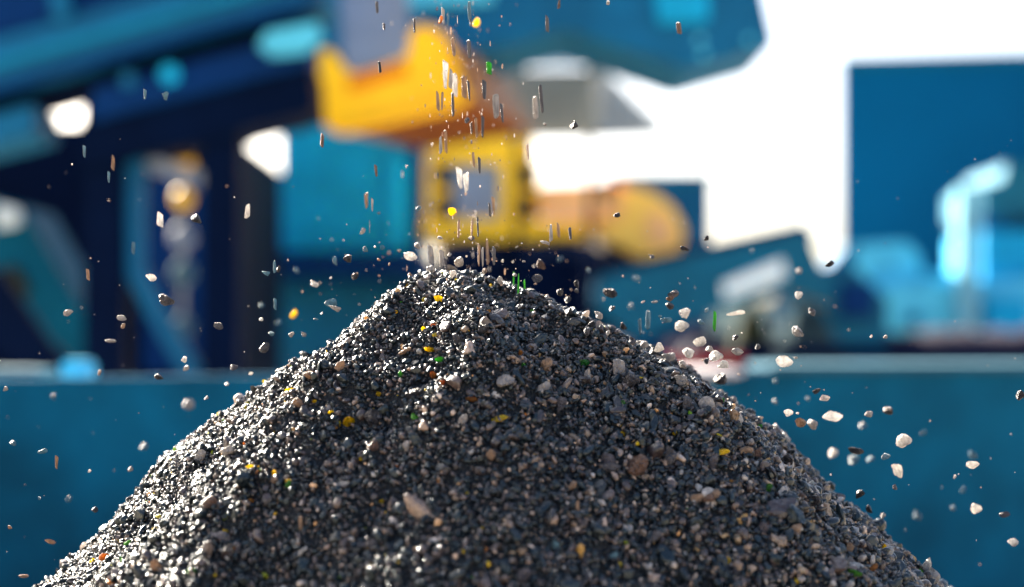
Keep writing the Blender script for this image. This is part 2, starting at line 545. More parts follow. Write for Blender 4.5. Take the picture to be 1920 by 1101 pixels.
def teal_body():
    D = 21
    t = thing('teal_container', 'large ribbed teal container behind and below the yellow chute', 'container', at_ground(640, D))
    MB().box(526, 150, 768, 472, D, 5).build('box', M['teal'], t, .04)
    MB().box(452, 346, 526, 472, D + .1, 4).build('side_box', M['teal'], t, .04)
    b = MB()
    for y in range(240, 465, 22):
        b.box(532, y, 762, y + 7, D - .08, .075)
    b.build('rib', M['teal'], t)
    MB().box(738, 290, 764, 468, D - .16, .07).build('door_edge', M['lcyan2'], t, .01)
    MB().box(769, 250, 792, 480, D - .2, .5).build('corner_post', M['navy'], t, .02)
    MB().box(440, 473, 800, 520, D - .3, 5.2).build('base_beam', M['navy'], t, .03)
    MB().box(440, 521, 800, 780, D + .2, 4).build('chassis', M['blue'], t, .03)
    MB().box(455, 395, 500, 440, D + .02, .07).build('notice_plate', M['olive'], t, .01)
teal_body()

# ------------------------------------------------------------------ low concrete walls behind the pile
def wall(name, label, pxa, Da, pxb, Db, drop, thick, m):
    t = thing(name, label, 'wall', at_ground((pxa + pxb) / 2, (Da + Db) / 2))
    a, b_ = at_ground(pxa, Da), at_ground(pxb, Db)
    h = Vector((0, 0, CAMZ - drop))
    d = (b_ - a); d.normalize()
    nrm = Vector((-d.y, d.x, 0)) * thick
    mb = MB()
    L = (b_ - a).length
    n = 1
    for i in range(n):
        p = a + (b_ - a) * (i / n) + d * .004
        q = a + (b_ - a) * ((i + 1) / n) - d * .004
        mb.loft([p, q, q + h, p + h], [p + nrm, q + nrm, q + nrm + h, p + nrm + h])
    return t, mb.build('block_course', m, t, .004), a, b_, h, nrm

t, w, a, b_, h, nrm = wall('concrete_wall', 'low blue concrete wall running behind the left foot of the pile', -2334, 2.3, 900, 3.9, .072, .045, M['wall'])
t, w, a, b_, h, nrm = wall('concrete_wall', 'low blue concrete wall with pale coping behind the right side of the pile', 905, 4.2, 2300, 4.7, .079, .5, M['wall'])
mb = MB()
up = Vector((0, 0, .019)); e = Vector((0, 0, .001))
a = a.lerp(b_, .36)
f = Vector((0, -.02, 0))
mb.loft([a + h + e + f, b_ + h + e + f, b_ + h + up + f, a + h + up + f], [a + h + e + nrm, b_ + h + e + nrm, b_ + h + up + nrm, a + h + up + nrm])
mb.build('coping', M['coping'], t, .006)
o = MB().prism([(1385, 645), (2300, 640), (2300, 671), (1385, 671)], 6.2, .18).build('steel_beam', M['black'], None, .01)
tag(o, 'long dark steel beam lying level just beyond the right wall', 'beam')
o.select_set(False)
b = MB(); b.prism([(1405, 671), (1450, 671), (1450, 1120), (1405, 1120)], 6.22, .12).build('support', M['black'], o, .01)
b = MB(); b.prism([(2150, 671), (2195, 671), (2195, 1120), (2150, 1120)], 6.22, .12).build('support', M['black'], o, .01)
b = MB(); b.tube(P(1245, 678, 4.45), P(1398, 679, 4.46), .018, 16)
tag(b.build('red_pipe', M['red'], None, smooth=False), 'short dark red pipe lying on the wall behind the right shoulder of the pile', 'pipe')
b = MB(); c = P(1318, 699, 4.25); b.ball(c, .105, .06, .016, 3)
tag(b.build('sandbag', mat('pale_sack', srgb(190, 185, 185), .85, .15, 8), None, smooth=True), 'flat pale sack lying on the wall just under the red pipe', 'sack')
b = MB(); b.box(112, 675, 158, 716, 3.75, .12); tag(b.build('concrete_block', M['cyan'], None, .008), 'small pale cyan block standing on the left wall by the first black post', 'block')
b = MB(); b.prism([(-60, 690), (70, 692), (78, 718), (-60, 718)], 3.72, .2); tag(b.build('stone_slab', M['stonepale'], None, .008), 'flat grey slab at the far left end of the wall top', 'slab')

# ------------------------------------------------------------------ the gravel pile
PX, PY = (838 - CX) / F * 1.4, 1.40
PZ = CAMZ + (HZ - 508) / F * 1.4
S14 = 1.4 / F
right_r = np.array([0, 60, 160, 260, 360, 490, 610, 720, 920, 1300]) * S14
right_d = np.array([0, 12, 56, 100, 142, 200, 302, 412, 585, 880]) * S14
left_r = np.array([0, 48, 114, 165, 195, 225, 272, 346, 500, 660, 1120]) * S14
left_d = np.array([0, 10, 58, 104, 140, 170, 195, 238, 366, 520, 900]) * S14
front_r = np.array([0, .03, .08, .15, .3, .6])
front_d = np.array([0, .005, .030, .084, .236, .52])
_ng = np.random.default_rng(3).random((64, 64))
def vnoise(x, y):
    xi = np.floor(x).astype(int); yi = np.floor(y).astype(int)
    fx = x - xi; fy = y - yi
    fx = fx * fx * (3 - 2 * fx); fy = fy * fy * (3 - 2 * fy)
    g = lambda i, j: _ng[i % 64, j % 64]
    return (g(xi, yi) * (1 - fx) + g(xi + 1, yi) * fx) * (1 - fy) + (g(xi, yi + 1) * (1 - fx) + g(xi + 1, yi + 1) * fx) * fy - .5
def H(x, y):
    x = np.asarray(x, float); y = np.asarray(y, float)
    dx, dy = x - PX, y - PY
    r = np.sqrt(dx * dx + dy * dy) + 1e-9
    c, s = dx / r, dy / r
    ext = lambda rr, R_, D_: np.where(rr < R_[-1], np.interp(rr, R_, D_), D_[-1] + (rr - R_[-1]) * .70)
    dr, dl, df = ext(r, right_r, right_d), ext(r, left_r, left_d), ext(r, front_r, front_d)
    wr = np.clip(c, 0, 1) ** 2; wl = np.clip(-c, 0, 1) ** 2; wf = s * s
    d = dr * wr + dl * wl + df * wf
    ang = np.arctan2(dy, dx)
    amp = np.clip(r / .15, 0, 1)
    # gullies and ridges running down the slope
    d = d + amp * .010 * np.sin(ang * 7 + 1.2 + 3 * r) - amp * .010 * np.exp(-((ang + 2.30) / .16) ** 2)
    n = .013 * vnoise(x * 14 + 5, y * 14) + .013 * vnoise(x * 34, y * 34 + 9) + .0075 * vnoise(x * 90 + 3, y * 90)
    return np.maximum(PZ - d + n * amp * .9 + n * .1, 0.0)
def normal_at(x, y, e=.004):
    gx = (H(x + e, y) - H(x - e, y)) / (2 * e); gy = (H(x, y + e) - H(x, y - e)) / (2 * e)
    n = np.stack([-gx, -gy, np.ones_like(gx)], -1)
    return n / np.linalg.norm(n, axis=-1, keepdims=True)
def hit(px, py):
    """point of the pile's surface seen at a pixel"""
    y = np.linspace(.85, 1.75, 1800)
    x = (px - CX) / F * y; z = CAMZ + (HZ - py) / F * y
    k = np.nonzero(z <= H(x, y))[0]
    if len(k) == 0: return None
    return Vector((float(x[k[0]]), float(y[k[0]]), float(z[k[0]])))

def ico(sub):
    bm = bmesh.new(); bmesh.ops.create_icosphere(bm, subdivisions=sub, radius=1)
    v = np.array([q.co[:] for q in bm.verts]); f = np.array([[q.index for q in p.verts] for p in bm.faces])
    bm.free(); return v, f
def lumps(v, amp, nl, r):
    """lumpy pebble: a few broad bumps and a few flats struck off"""
    q = v.copy()
    k = np.ones(len(v))
    for _ in range(nl):
        d = r.normal(size=3); d /= np.linalg.norm(d)
        k += amp * r.uniform(-.7, 1) * np.exp(-((1 - v @ d) / r.uniform(.12, .5)))
    q *= k[:, None]
    for _ in range(r.integers(5, 11)):
        d = r.normal(size=3); d /= np.linalg.norm(d)
        lim = r.uniform(.5, .85)
        s = q @ d
        q -= np.maximum(0, s - lim)[:, None] * d * .9
    q *= r.uniform(.7, 1.25, 3)
    q += r.normal(0, .035, q.shape)
    return q

def shader_stone(name, stops, rough=(.3, .6), transl=0.0, island=False, spec=.6):
    m = bpy.data.materials.new(name); m.use_nodes = True
    nt = m.node_tree; b = nt.nodes['Principled BSDF']
    if island:
        rnd = nt.nodes.new('ShaderNodeNewGeometry').outputs['Random Per Island']
    else:
        rnd = nt.nodes.new('ShaderNodeObjectInfo').outputs['Random']
    cr = nt.nodes.new('ShaderNodeValToRGB'); cr.color_ramp.interpolation = 'LINEAR'
    while len(cr.color_ramp.elements) < len(stops): cr.color_ramp.elements.new(.5)
    for e_, (p, c) in zip(cr.color_ramp.elements, stops):
        e_.position = p; e_.color = tuple(c) + (1,)
    nt.links.new(rnd, cr.inputs['Fac'])
    tc = nt.nodes.new('ShaderNodeTexCoord')
    n = nt.nodes.new('ShaderNodeTexNoise'); n.inputs['Scale'].default_value = 350 if island else 1.2
    n.inputs['Detail'].default_value = 5
    nt.links.new(tc.outputs['Object'], n.inputs['Vector'])
    mx = nt.nodes.new('ShaderNodeMix'); mx.data_type = 'RGBA'; mx.blend_type = 'MULTIPLY'
    mx.inputs[0].default_value = .75
    r2 = nt.nodes.new('ShaderNodeValToRGB')
    r2.color_ramp.elements[0].position = .3; r2.color_ramp.elements[0].color = (.35, .35, .38, 1)
    r2.color_ramp.elements[1].position = .7; r2.color_ramp.elements[1].color = (1.35, 1.3, 1.25, 1)
    nt.links.new(n.outputs['Fac'], r2.inputs['Fac'])
    nt.links.new(cr.outputs['Color'], mx.inputs[6]); nt.links.new(r2.outputs['Color'], mx.inputs[7])
    nt.links.new(mx.outputs[2], b.inputs['Base Color'])
    mr = nt.nodes.new('ShaderNodeMapRange'); mr.inputs[3].default_value = rough[0]; mr.inputs[4].default_value = rough[1]
    nt.links.new(n.outputs['Fac'], mr.inputs[0]); nt.links.new(mr.outputs[0], b.inputs['Roughness'])
    b.inputs['Specular IOR Level'].default_value = spec
    if island: b.inputs['Specular Tint'].default_value = (.78, .95, 1, 1)
    bp = nt.nodes.new('ShaderNodeBump'); bp.inputs['Strength'].default_value = .8
    bp.inputs['Distance'].default_value = .0006 if island else .1
    n3 = nt.nodes.new('ShaderNodeTexNoise'); n3.inputs['Scale'].default_value = 900 if island else 3.0
    n3.inputs['Detail'].default_value = 3
    nt.links.new(tc.outputs['Object'], n3.inputs['Vector'])
    nt.links.new(n3.outputs['Fac'], bp.inputs['Height']); nt.links.new(bp.outputs['Normal'], b.inputs['Normal'])
    if transl:
        tr = nt.nodes.new('ShaderNodeBsdfTranslucent')
        nt.links.new(mx.outputs[2], tr.inputs['Color'])
        ms = nt.nodes.new('ShaderNodeMixShader'); ms.inputs[0].default_value = transl
        nt.links.new(b.outputs[0], ms.inputs[1]); nt.links.new(tr.outputs[0], ms.inputs[2])
        nt.links.new(ms.outputs[0], nt.nodes['Material Output'].inputs['Surface'])
    return m

dk = [(0.0, (.001, .005, .009)), (.3, (.002, .007, .012)), (.55, (.008, .011, .015)), (.75, (.034, .026, .028)), (.88, (.095, .072, .066)),
      (.955, (.14, .11, .09)), (.98, (.30, .22, .17)), (.993, (.48, .44, .40)), (1.0, (.6, .33, .12))]
M['gravel'] = shader_stone('slag_gravel', dk, (.22, .42), island=True, spec=.5)
M['quartz'] = shader_stone('quartz_grit', [(0, (.30, .22, .15)), (.3, (.5, .42, .34)), (.6, (.66, .64, .6)), (.85, (.42, .44, .45)), (1, (.55, .35, .1))], (.15, .4), transl=.55, island=True, spec=.6)
M['glassgrit'] = shader_stone('glass_grit', [(0, (.7, .5, .02)), (.45, (.75, .6, .04)), (.55, (.5, .5, .05)), (.75, (.08, .4, .04)), (.85, (.6, .25, .03)), (1, (.6, .3, .05))], (.1, .3), transl=.65, island=True, spec=.5)
M['core'] = mat('packed_slag', (.006, .010, .014), .8, .4, 200, bump=.8, bscale=400)

def build_pile():
    r = np.random.default_rng(5)
    # core: polar height field just under the stones
    nr, na = 130, 220
    rad = np.concatenate([[0], np.geomspace(.012, 1.75, nr)])
    ang = np.linspace(0, 2 * np.pi, na, endpoint=False)
    Rr, A = np.meshgrid(rad, ang, indexing='ij')
    X = PX + Rr * np.cos(A); Y = PY + Rr * np.sin(A)
    Z = np.maximum(H(X, Y) - .0035, -.01)
    V = [np.stack([X, Y, Z], -1).reshape(-1, 3)]
    idx = np.arange((nr + 1) * na).reshape(nr + 1, na)
    q = np.stack([idx[:-1, :], idx[1:, :], np.roll(idx[1:, :], -1, 1), np.roll(idx[:-1, :], -1, 1)], -1).reshape(-1, 4)
    T = [np.concatenate([q[:, [0, 1, 2]], q[:, [0, 2, 3]]])]
    ncore = len(T[0]); SMO = []; MIX = []
    off = len(V[0])
    # stones
    def scatter(n, rmin, rmax, med, sig, lift, amin=0, amax=2 * np.pi):
        rr = np.sqrt(r.uniform(rmin ** 2, rmax ** 2, n)); a = r.uniform(amin, amax, n)
        x = PX + rr * np.cos(a); y = PY + rr * np.sin(a)
        s = np.clip(med * np.exp(r.normal(0, sig, n)), .0012, .0135)
        keep = (y > 1.0) & (y < PY + .2) if rmax < .7 else np.ones(n, bool)
        x, y, s = x[keep], y[keep], s[keep]
        cc = (x - PX) / np.hypot(x - PX, y - PY)
        s = s * (.82 + .7 * np.clip(np.hypot(x - PX, y - PY) / .5, 0, 1) * (.55 + .45 * cc))   # the coarse ones roll outwards
        nn = normal_at(x, y)
        p = np.stack([x, y, H(x, y)], -1) + nn * (s * r.uniform(lift[0], lift[1], len(s)))[:, None]
        return p, s
    sets = [scatter(280000, 0, .60, .0020, .36, (-.35, .25)),
            scatter(80000, 0, .60, .0033, .32, (-.30, .30)),
            scatter(2600, 0, .60, .0074, .25, (-.25, .25)),
            scatter(26000, .62, 1.6, .0095, .25, (-.3, .2))]
    p = np.concatenate([s[0] for s in sets]); s = np.concatenate([q_[1] for q_ in sets])
    ok = p[:, 2] > .01
    p, s = p[ok], s[ok]
    lv = np.where(s > .0068, 2, np.where(s > .0021, 1, 0)) if False else np.where(s > .0075, 3, np.where(s > .0026, 2, 1))
    for level in (1, 2, 3):
        sel = np.nonzero(lv == level)[0]
        v0, f0 = ico(level)
        lib = np.stack([lumps(v0, .45, 7 if level > 1 else 4, r) for _ in range(40)])
        for chunk in np.array_split(sel, max(1, len(sel) // 20000)):
            n = len(chunk)
            if n == 0: continue
            base = lib[r.integers(0, 40, n)]
            sc = np.exp(r.normal(0, .22, (n, 3)))
            el = r.random(n) < .15
            sc[el, 0] *= r.uniform(1.4, 2.2, el.sum())
            base = base * sc[:, None, :]
            qn = r.normal(size=(n, 4)); qn /= np.linalg.norm(qn, axis=1, keepdims=True)
            w, x, y, z = qn.T
            RM = np.stack([1 - 2 * (y * y + z * z), 2 * (x * y - z * w), 2 * (x * z + y * w),
                           2 * (x * y + z * w), 1 - 2 * (x * x + z * z), 2 * (y * z - x * w),
                           2 * (x * z - y * w), 2 * (y * z + x * w), 1 - 2 * (x * x + y * y)], -1).reshape(n, 3, 3)
            vv_ = np.einsum('nij,nkj->nki', RM, base) * (s[chunk] * .5)[:, None, None] + p[chunk][:, None, :]
            V.append(vv_.reshape(-1, 3).astype(np.float32))
            ff = f0[None] + (np.arange(n) * len(v0))[:, None, None] + off
            T.append(ff.reshape(-1, 3)); off += n * len(v0)
            ra = np.hypot(p[chunk, 0] - PX, p[chunk, 1] - PY)
            fr_ = .011 + .11 * np.clip((p[chunk, 0] - PX) / .3, 0, 1) * np.clip(ra / .25, 0, 1)
            fy = .0045 * np.clip(1.2 - (p[chunk, 0] - PX) * 4, .3, 2.2)
            u_ = r.random(n)
            MIX.append(np.repeat(np.where(u_ < fr_, 2, np.where(u_ > 1 - fy, 3, 0)), len(f0)))
            SMO.append(np.repeat(r.random(n) < .4, len(f0)))
    V = np.concatenate(V).astype(np.float32); T = np.concatenate(T).astype(np.int32)
    me = bpy.data.meshes.new('gravel_pile')
    me.vertices.add(len(V)); me.vertices.foreach_set('co', V.ravel())
    me.loops.add(T.size); me.loops.foreach_set('vertex_index', T.ravel())
    me.polygons.add(len(T)); me.polygons.foreach_set('loop_start', np.arange(0, T.size, 3, dtype=np.int32))
    mi = np.concatenate([np.ones(ncore, int)] + MIX).astype(np.int32)
    me.materials.append(M['gravel']); me.materials.append(M['core']); me.materials.append(M['quartz']); me.materials.append(M['glassgrit'])
    me.polygons.foreach_set('material_index', mi)
    sm = np.concatenate([np.ones(ncore, bool)] + SMO)
    me.polygons.foreach_set('use_smooth', sm)
    me.update(calc_edges=True)
    print('pile', len(V), len(T))
    o = bpy.data.objects.new('gravel_pile', me); COL.objects.link(o)
    tag(o, 'tall cone of dark slag gravel filling the foreground', 'gravel pile', None, 'stuff')
build_pile()

# ------------------------------------------------------------------ single stones: in the air and lying on the pile
def stone_mat(name, cols, **k):
    n = len(cols)
    return shader_stone(name, [(i / max(1, n - 1), c) for i, c in enumerate(cols)], **k)
SM = {
    'dark': stone_mat('dark_slag', [(.012, .018, .026), (.035, .032, .035), (.02, .024, .034)], rough=(.25, .55), spec=.5),
    'grey': stone_mat('grey_slag', [(.07, .075, .095), (.12, .12, .13), (.09, .085, .11)], rough=(.25, .55)),
    'pale': stone_mat('pale_stone', [(.5, .5, .5), (.6, .57, .53)], rough=(.3, .6), transl=.25),
    'white': stone_mat('white_quartz', [(.75, .76, .76), (.82, .8, .76)], rough=(.2, .45), transl=.45),
    'tan': stone_mat('tan_stone', [(.5, .33, .2), (.55, .4, .28)], rough=(.3, .6), transl=.25),
    'brown': stone_mat('brown_stone', [(.16, .09, .06), (.2, .12, .08)], rough=(.3, .6)),
    'blue': stone_mat('shaded_pale_stone', [(.12, .3, .42), (.2, .4, .5)], rough=(.3, .5), transl=.2),  # pale stones in shade, the shade's blue put into the colour
    'yellow': stone_mat('yellow_glass', [(.85, .62, .01), (.85, .7, .05)], rough=(.08, .25), transl=.78, spec=.8),
    'green': stone_mat('green_glass', [(.03, .30, .03), (.12, .42, .05)], rough=(.08, .25), transl=.6, spec=.8),
    'orange': stone_mat('orange_glass', [(.5, .17, .02), (.55, .26, .04)], rough=(.1, .3), transl=.6, spec=.8),
}
def lib_mesh(name, fn, sub, n, seed):
    out = []
    r = np.random.default_rng(seed)
    v0, f0 = ico(sub)
    for _ in range(n):
        q = fn(v0, r)
        me = bpy.data.meshes.new(name)
        q = q - q.mean(0)
        q = q / np.abs(q).max(0)        # unit half sizes
        me.from_pydata([tuple(c) for c in q], [], [tuple(map(int, t_)) for t_ in f0])
        me.materials.append(SM['dark'])
        if name == 'stone' and len(out) % 2: me.shade_smooth()
        out.append(me)
    return out
LIB = {
    'stone': lib_mesh('stone', lambda v, r: lumps(v, .75, 10, r), 3, 14, 21),
    'shard': lib_mesh('shard', lambda v, r: lumps(v, .9, 6, r) * np.array([1, .45, 1]) + 0, 3, 12, 22),
    'flake': lib_mesh('flake', lambda v, r: (lambda q: np.stack([q[:, 0], q[:, 1] * .3 + .22 * q[:, 0] ** 2, q[:, 2]], -1))(lumps(v, .4, 6, r)), 3, 8, 23),
    'sliver': lib_mesh('sliver', lambda v, r: (lambda q: np.stack([q[:, 0] * (1 - .35 * q[:, 2] * r.uniform(-1, 1)) + .25 * q[:, 2] * r.uniform(-1, 1), q[:, 1], q[:, 2] + .22 * q[:, 0] * r.uniform(-1, 1)], -1))(
        np.sign(v) * np.abs(v) ** .3 + r.normal(0, .05, v.shape)), 2, 10, 24),
}
COUNT = {'n': 0}
RECS = []
def add_stone(px, py, w, h, kind, shape, D=None, on_pile=False, tilt=None, label=None):
    rr = random.Random(px * 7919 + py * 31)
    if on_pile:
        q = hit(px, py)
        if q is None: return
        nn = normal_at(np.array([q.x]), np.array([q.y]))[0]
        Dd = q.y
        s = Dd / F / 2 * (1.05 if kind in ('yellow', 'green', 'orange') else 1)
        pos = q + Vector(nn) * (min(w, h) * s * .6)
    else:
        Dd = D if D else rr.uniform(1.30, 1.42)
        pos = P(px, py, Dd)
        s = Dd / F / 2
    o = bpy.data.objects.new(shape if kind not in ('yellow', 'green', 'orange') else 'glass_shard', rr.choice(LIB[shape]))
    o.location = pos
    depth = {'stone': min(w, h) * rr.uniform(.8, 1.1), 'shard': min(w, h) * .5, 'flake': max(w, h) * .22 + 2, 'sliver': min(w, h) * .8}[shape]
    if not on_pile and shape != 'sliver': w, h = w * 1.04, h * 1.04
    if shape == 'sliver': w, depth = w * (.95 if kind in ('white', 'pale') else .68), depth * .5
    o.scale = (w * s, depth * s, h * s)
    tz = tilt if tilt is not None else (rr.uniform(-25, 25) if shape in ('stone', 'shard', 'flake') else rr.uniform(-5, 5))
    o.rotation_euler = (R(rr.uniform(-20, 20)) if shape != 'sliver' else 0, R(tz), R(rr.uniform(-30, 30)))
    COL.objects.link(o)
    o.material_slots[0].link = 'OBJECT'
    o.material_slots[0].material = SM[kind]
    RECS.append(dict(o=o, px=px, py=py, w=w, h=h, kind=kind, shape=shape, on=on_pile, label=label))
    return o

AIR = """
1076 236 17 18 dark stone|1156 403 13 12 dark stone|876 226 12 11 grey stone|1022 233 7 6 brown stone|1282 466 18 10 dark stone|1325 447 11 10 dark stone|1556 495 18 13 dark stone
310 563 27 28 grey stone|497 651 22 20 grey stone|368 411 20 20 dark stone|652 486 19 15 dark stone|685 468 12 12 blue stone|665 519 17 14 dark stone|284 520 22 15 white shard|228 596 21 11 pale shard|231 611 8 12 tan shard|208 639 24 7 pale flake|127 586 20 13 pale shard|410 611 19 13 grey shard|439 688 14 12 grey stone|297 707 18 13 dark stone|346 674 14 14 white stone|349 690 13 11 pale stone|186 699 8 12 tan shard|353 757 22 23 pale stone 1.7|425 720 9 9 white stone|388 746 9 9 pale stone|770 480 26 18 white shard|848 397 16 15 yellow shard|860 490 18 20 pale stone|843 478 9 9 pale stone
1013 496 20 20 brown stone|1008 521 22 17 grey shard|1050 547 14 16 dark stone|1144 548 30 18 dark stone|1081 532 14 14 dark stone|1081 546 9 9 grey stone|1066 585 16 20 dark stone|1123 591 14 18 pale stone|1148 578 13 10 grey stone|1108 608 18 12 dark stone|1122 628 14 15 pale stone 1.55|1140 624 10 14 pale stone|1146 614 14 12 blue stone|1168 612 14 16 dark stone|1184 575 12 12 blue stone 1.6|1263 551 22 16 grey stone|1255 560 18 12 brown stone|1255 573 17 13 dark stone|1283 588 24 19 white stone|1276 612 32 22 white shard|1340 602 9 42 green sliver|1325 582 9 8 blue stone|1314 604 13 11 blue stone|1380 587 34 9 white flake|1498 552 14 16 white stone|1498 507 12 12 pale stone 1.6|1522 585 15 15 grey stone|1495 622 24 24 pale stone|1378 634 13 12 dark stone|1420 651 12 11 grey stone|1383 660 24 15 pale flake|1342 668 26 22 white stone|1356 685 22 17 white stone|1312 640 24 20 white stone|1324 678 12 12 grey stone|1470 678 38 24 white shard|1492 671 9 5 pale flake
1350 712 26 22 dark stone|1530 734 18 10 dark shard|1546 746 20 12 white flake|1562 780 40 20 white flake|1524 794 20 23 pale stone 1.25|1502 791 22 20 tan shard|1478 774 22 15 white shard|1453 752 10 14 blue stone 1.6|1629 777 16 12 pale stone|1618 798 15 14 blue stone 1.6|1665 769 18 20 dark stone|1692 827 32 28 white shard|1606 845 34 14 dark flake|1563 848 18 18 white stone 1.6|1601 860 20 18 blue stone 1.6|1633 861 15 14 blue stone 1.6|1661 856 18 14 blue stone|1682 880 22 34 white stone 1.25|1913 741 18 20 dark shard|1823 853 15 18 blue stone 1.6|1822 871 28 16 white shard|1829 953 24 24 white shard|1882 965 22 14 grey shard|1806 919 13 14 blue stone 1.6|1900 1016 22 17 white shard|1612 927 20 16 dark stone|1629 955 15 15 dark stone|1678 914 10 12 grey stone|1655 967 10 10 pale stone|1720 966 16 16 blue stone 1.7|1787 952 11 10 blue stone 1.6|1455 714 11 12 blue stone 1.6|1660 632 8 8 pale stone|1634 631 5 7 white stone|1790 894 6 8 white shard|1670 770 6 6 brown stone|1730 812 14 9 blue stone 1.6|1515 747 10 9 blue stone 1.6|1495 775 6 5 white stone
95 1016 22 9 tan flake|45 1080 20 7 tan flake|106 867 10 26 tan sliver|80 846 18 10 blue flake|24 831 12 10 blue stone|100 744 12 12 blue stone 1.6|270 838 15 17 blue stone 1.6|168 883 7 6 white stone|74 934 6 6 blue stone|130 935 12 10 blue stone 1.6|178 955 12 12 grey stone|18 989 8 8 tan stone|244 880 12 14 pale stone|10 730 10 10 pale stone
550 590 18 17 yellow shard 1.6|490 572 9 9 blue stone 1.6|516 570 8 24 blue sliver|522 605 11 11 blue stone 1.6|547 627 12 12 pale stone|570 627 9 9 pale stone|489 599 8 8 white stone|508 625 12 9 blue stone|590 532 17 12 white stone|620 521 5 6 white stone|515 500 9 24 blue sliver|522 505 11 14 dark shard|500 512 18 9 blue flake|556 507 12 10 blue stone 1.6|628 490 9 18 blue stone|630 578 28 10 pale flake|604 588 6 6 blue stone|592 598 10 4 blue flake|620 568 24 14 blue flake|470 700 9 6 white flake|680 434 14 11 pale stone|710 400 8 6 blue stone|785 390 12 10 blue stone|782 460 10 16 pale stone|748 470 8 6 pale stone|710 487 7 6 tan stone|703 463 4 5 white stone|730 495 4 7 tan stone|785 535 5 4 tan stone
300 412 13 30 white sliver|165 515 9 24 tan sliver|212 306 9 30 tan sliver|158 284 9 24 blue sliver|204 332 8 22 blue sliver|250 465 9 26 blue sliver|604 264 10 28 brown sliver|464 396 11 28 white sliver|705 320 9 24 brown sliver|687 376 12 32 tan sliver|698 384 5 26 pale sliver|693 425 4 26 blue sliver|310 180 12 18 blue stone|272 177 9 20 blue sliver|712 126 9 22 dark sliver|707 14 9 24 grey sliver|720 50 8 14 grey sliver
831 30 7 32 pale sliver|826 38 8 20 orange stone|840 36 5 28 blue sliver|880 20 10 36 blue sliver|893 45 16 20 yellow shard 1.55|882 35 8 30 grey sliver|1026 45 10 34 grey sliver|1048 8 8 18 brown sliver|1273 53 14 24 brown sliver|1140 5 8 10 pale stone|917 128 16 26 green sliver|880 92 12 36 grey sliver|777 48 7 28 grey sliver|850 88 11 36 tan sliver|835 140 12 54 white sliver|845 148 8 40 white sliver|853 160 11 46 white sliver|870 164 15 44 tan sliver|879 170 8 40 grey sliver|908 168 14 38 grey sliver|930 200 14 48 pale sliver|941 212 10 38 grey sliver|821 190 9 40 tan sliver|829 190 7 36 tan sliver|849 196 9 46 grey sliver|893 240 9 40 tan sliver|905 238 10 44 grey sliver|884 240 8 24 brown sliver|826 272 7 34 pale sliver|836 266 9 46 tan sliver|1004 202 12 44 pale sliver|1015 186 11 56 grey sliver|888 300 8 30 tan sliver|899 310 9 32 grey sliver|862 334 13 42 white sliver|874 342 13 40 white sliver|925 386 10 36 tan sliver|918 394 7 30 grey sliver|885 430 7 42 tan sliver|896 426 6 40 grey sliver|914 472 8 50 tan sliver|898 478 8 44 tan sliver|905 482 5 40 pale sliver|926 480 11 36 grey sliver|860 430 8 36 tan sliver|1033 437 8 34 pale sliver|1047 432 8 30 tan sliver|1069 438 9 24 grey sliver|1022 455 20 7 pale flake|990 285 9 34 tan sliver|808 478 11 40 pale sliver|808 505 18 18 pale stone|828 484 9 34 pale sliver|836 498 9 30 grey sliver|848 514 14 16 white stone|972 532 6 40 green sliver|963 530 4 44 green sliver|984 540 5 34 green sliver|965 515 9 8 pale stone|938 528 12 20 pale stone|942 490 6 6 white stone|982 490 7 4 pale flake|962 491 4 5 white stone|909 509 10 12 tan stone|768 515 8 7 tan stone|825 446 12 8 pale stone|885 447 14 11 grey stone|1065 562 12 14 dark stone|995 548 20 16 white stone
1250 600 22 10 blue flake|1215 600 14 36 blue sliver|1200 612 10 32 blue sliver|1228 566 14 5 pale flake|1206 566 9 4 pale flake|1238 593 9 5 blue flake|1410 470 9 8 blue stone 1.7|1193 522 14 8 blue stone 1.7|1050 486 10 8 blue stone 1.7|1104 508 8 9 blue stone 1.6|1222 480 9 9 grey stone|1160 660 14 28 orange shard|1170 640 18 16 dark stone|1205 645 20 18 pale stone|1235 652 20 20 white stone|1255 668 24 18 pale stone|1290 660 22 22 white stone|1225 660 16 18 dark stone|1185 640 16 16 grey stone|1100 620 12 20 grey stone|1330 655 14 12 pale stone|1280 684 18 16 pale stone
"""
for line in AIR.strip().splitlines():
    for item in line.split('|'):
        a = item.split()
        add_stone(int(a[0]), int(a[1]), float(a[2]), float(a[3]), a[4], a[5], float(a[6]) if len(a) > 6 else None)
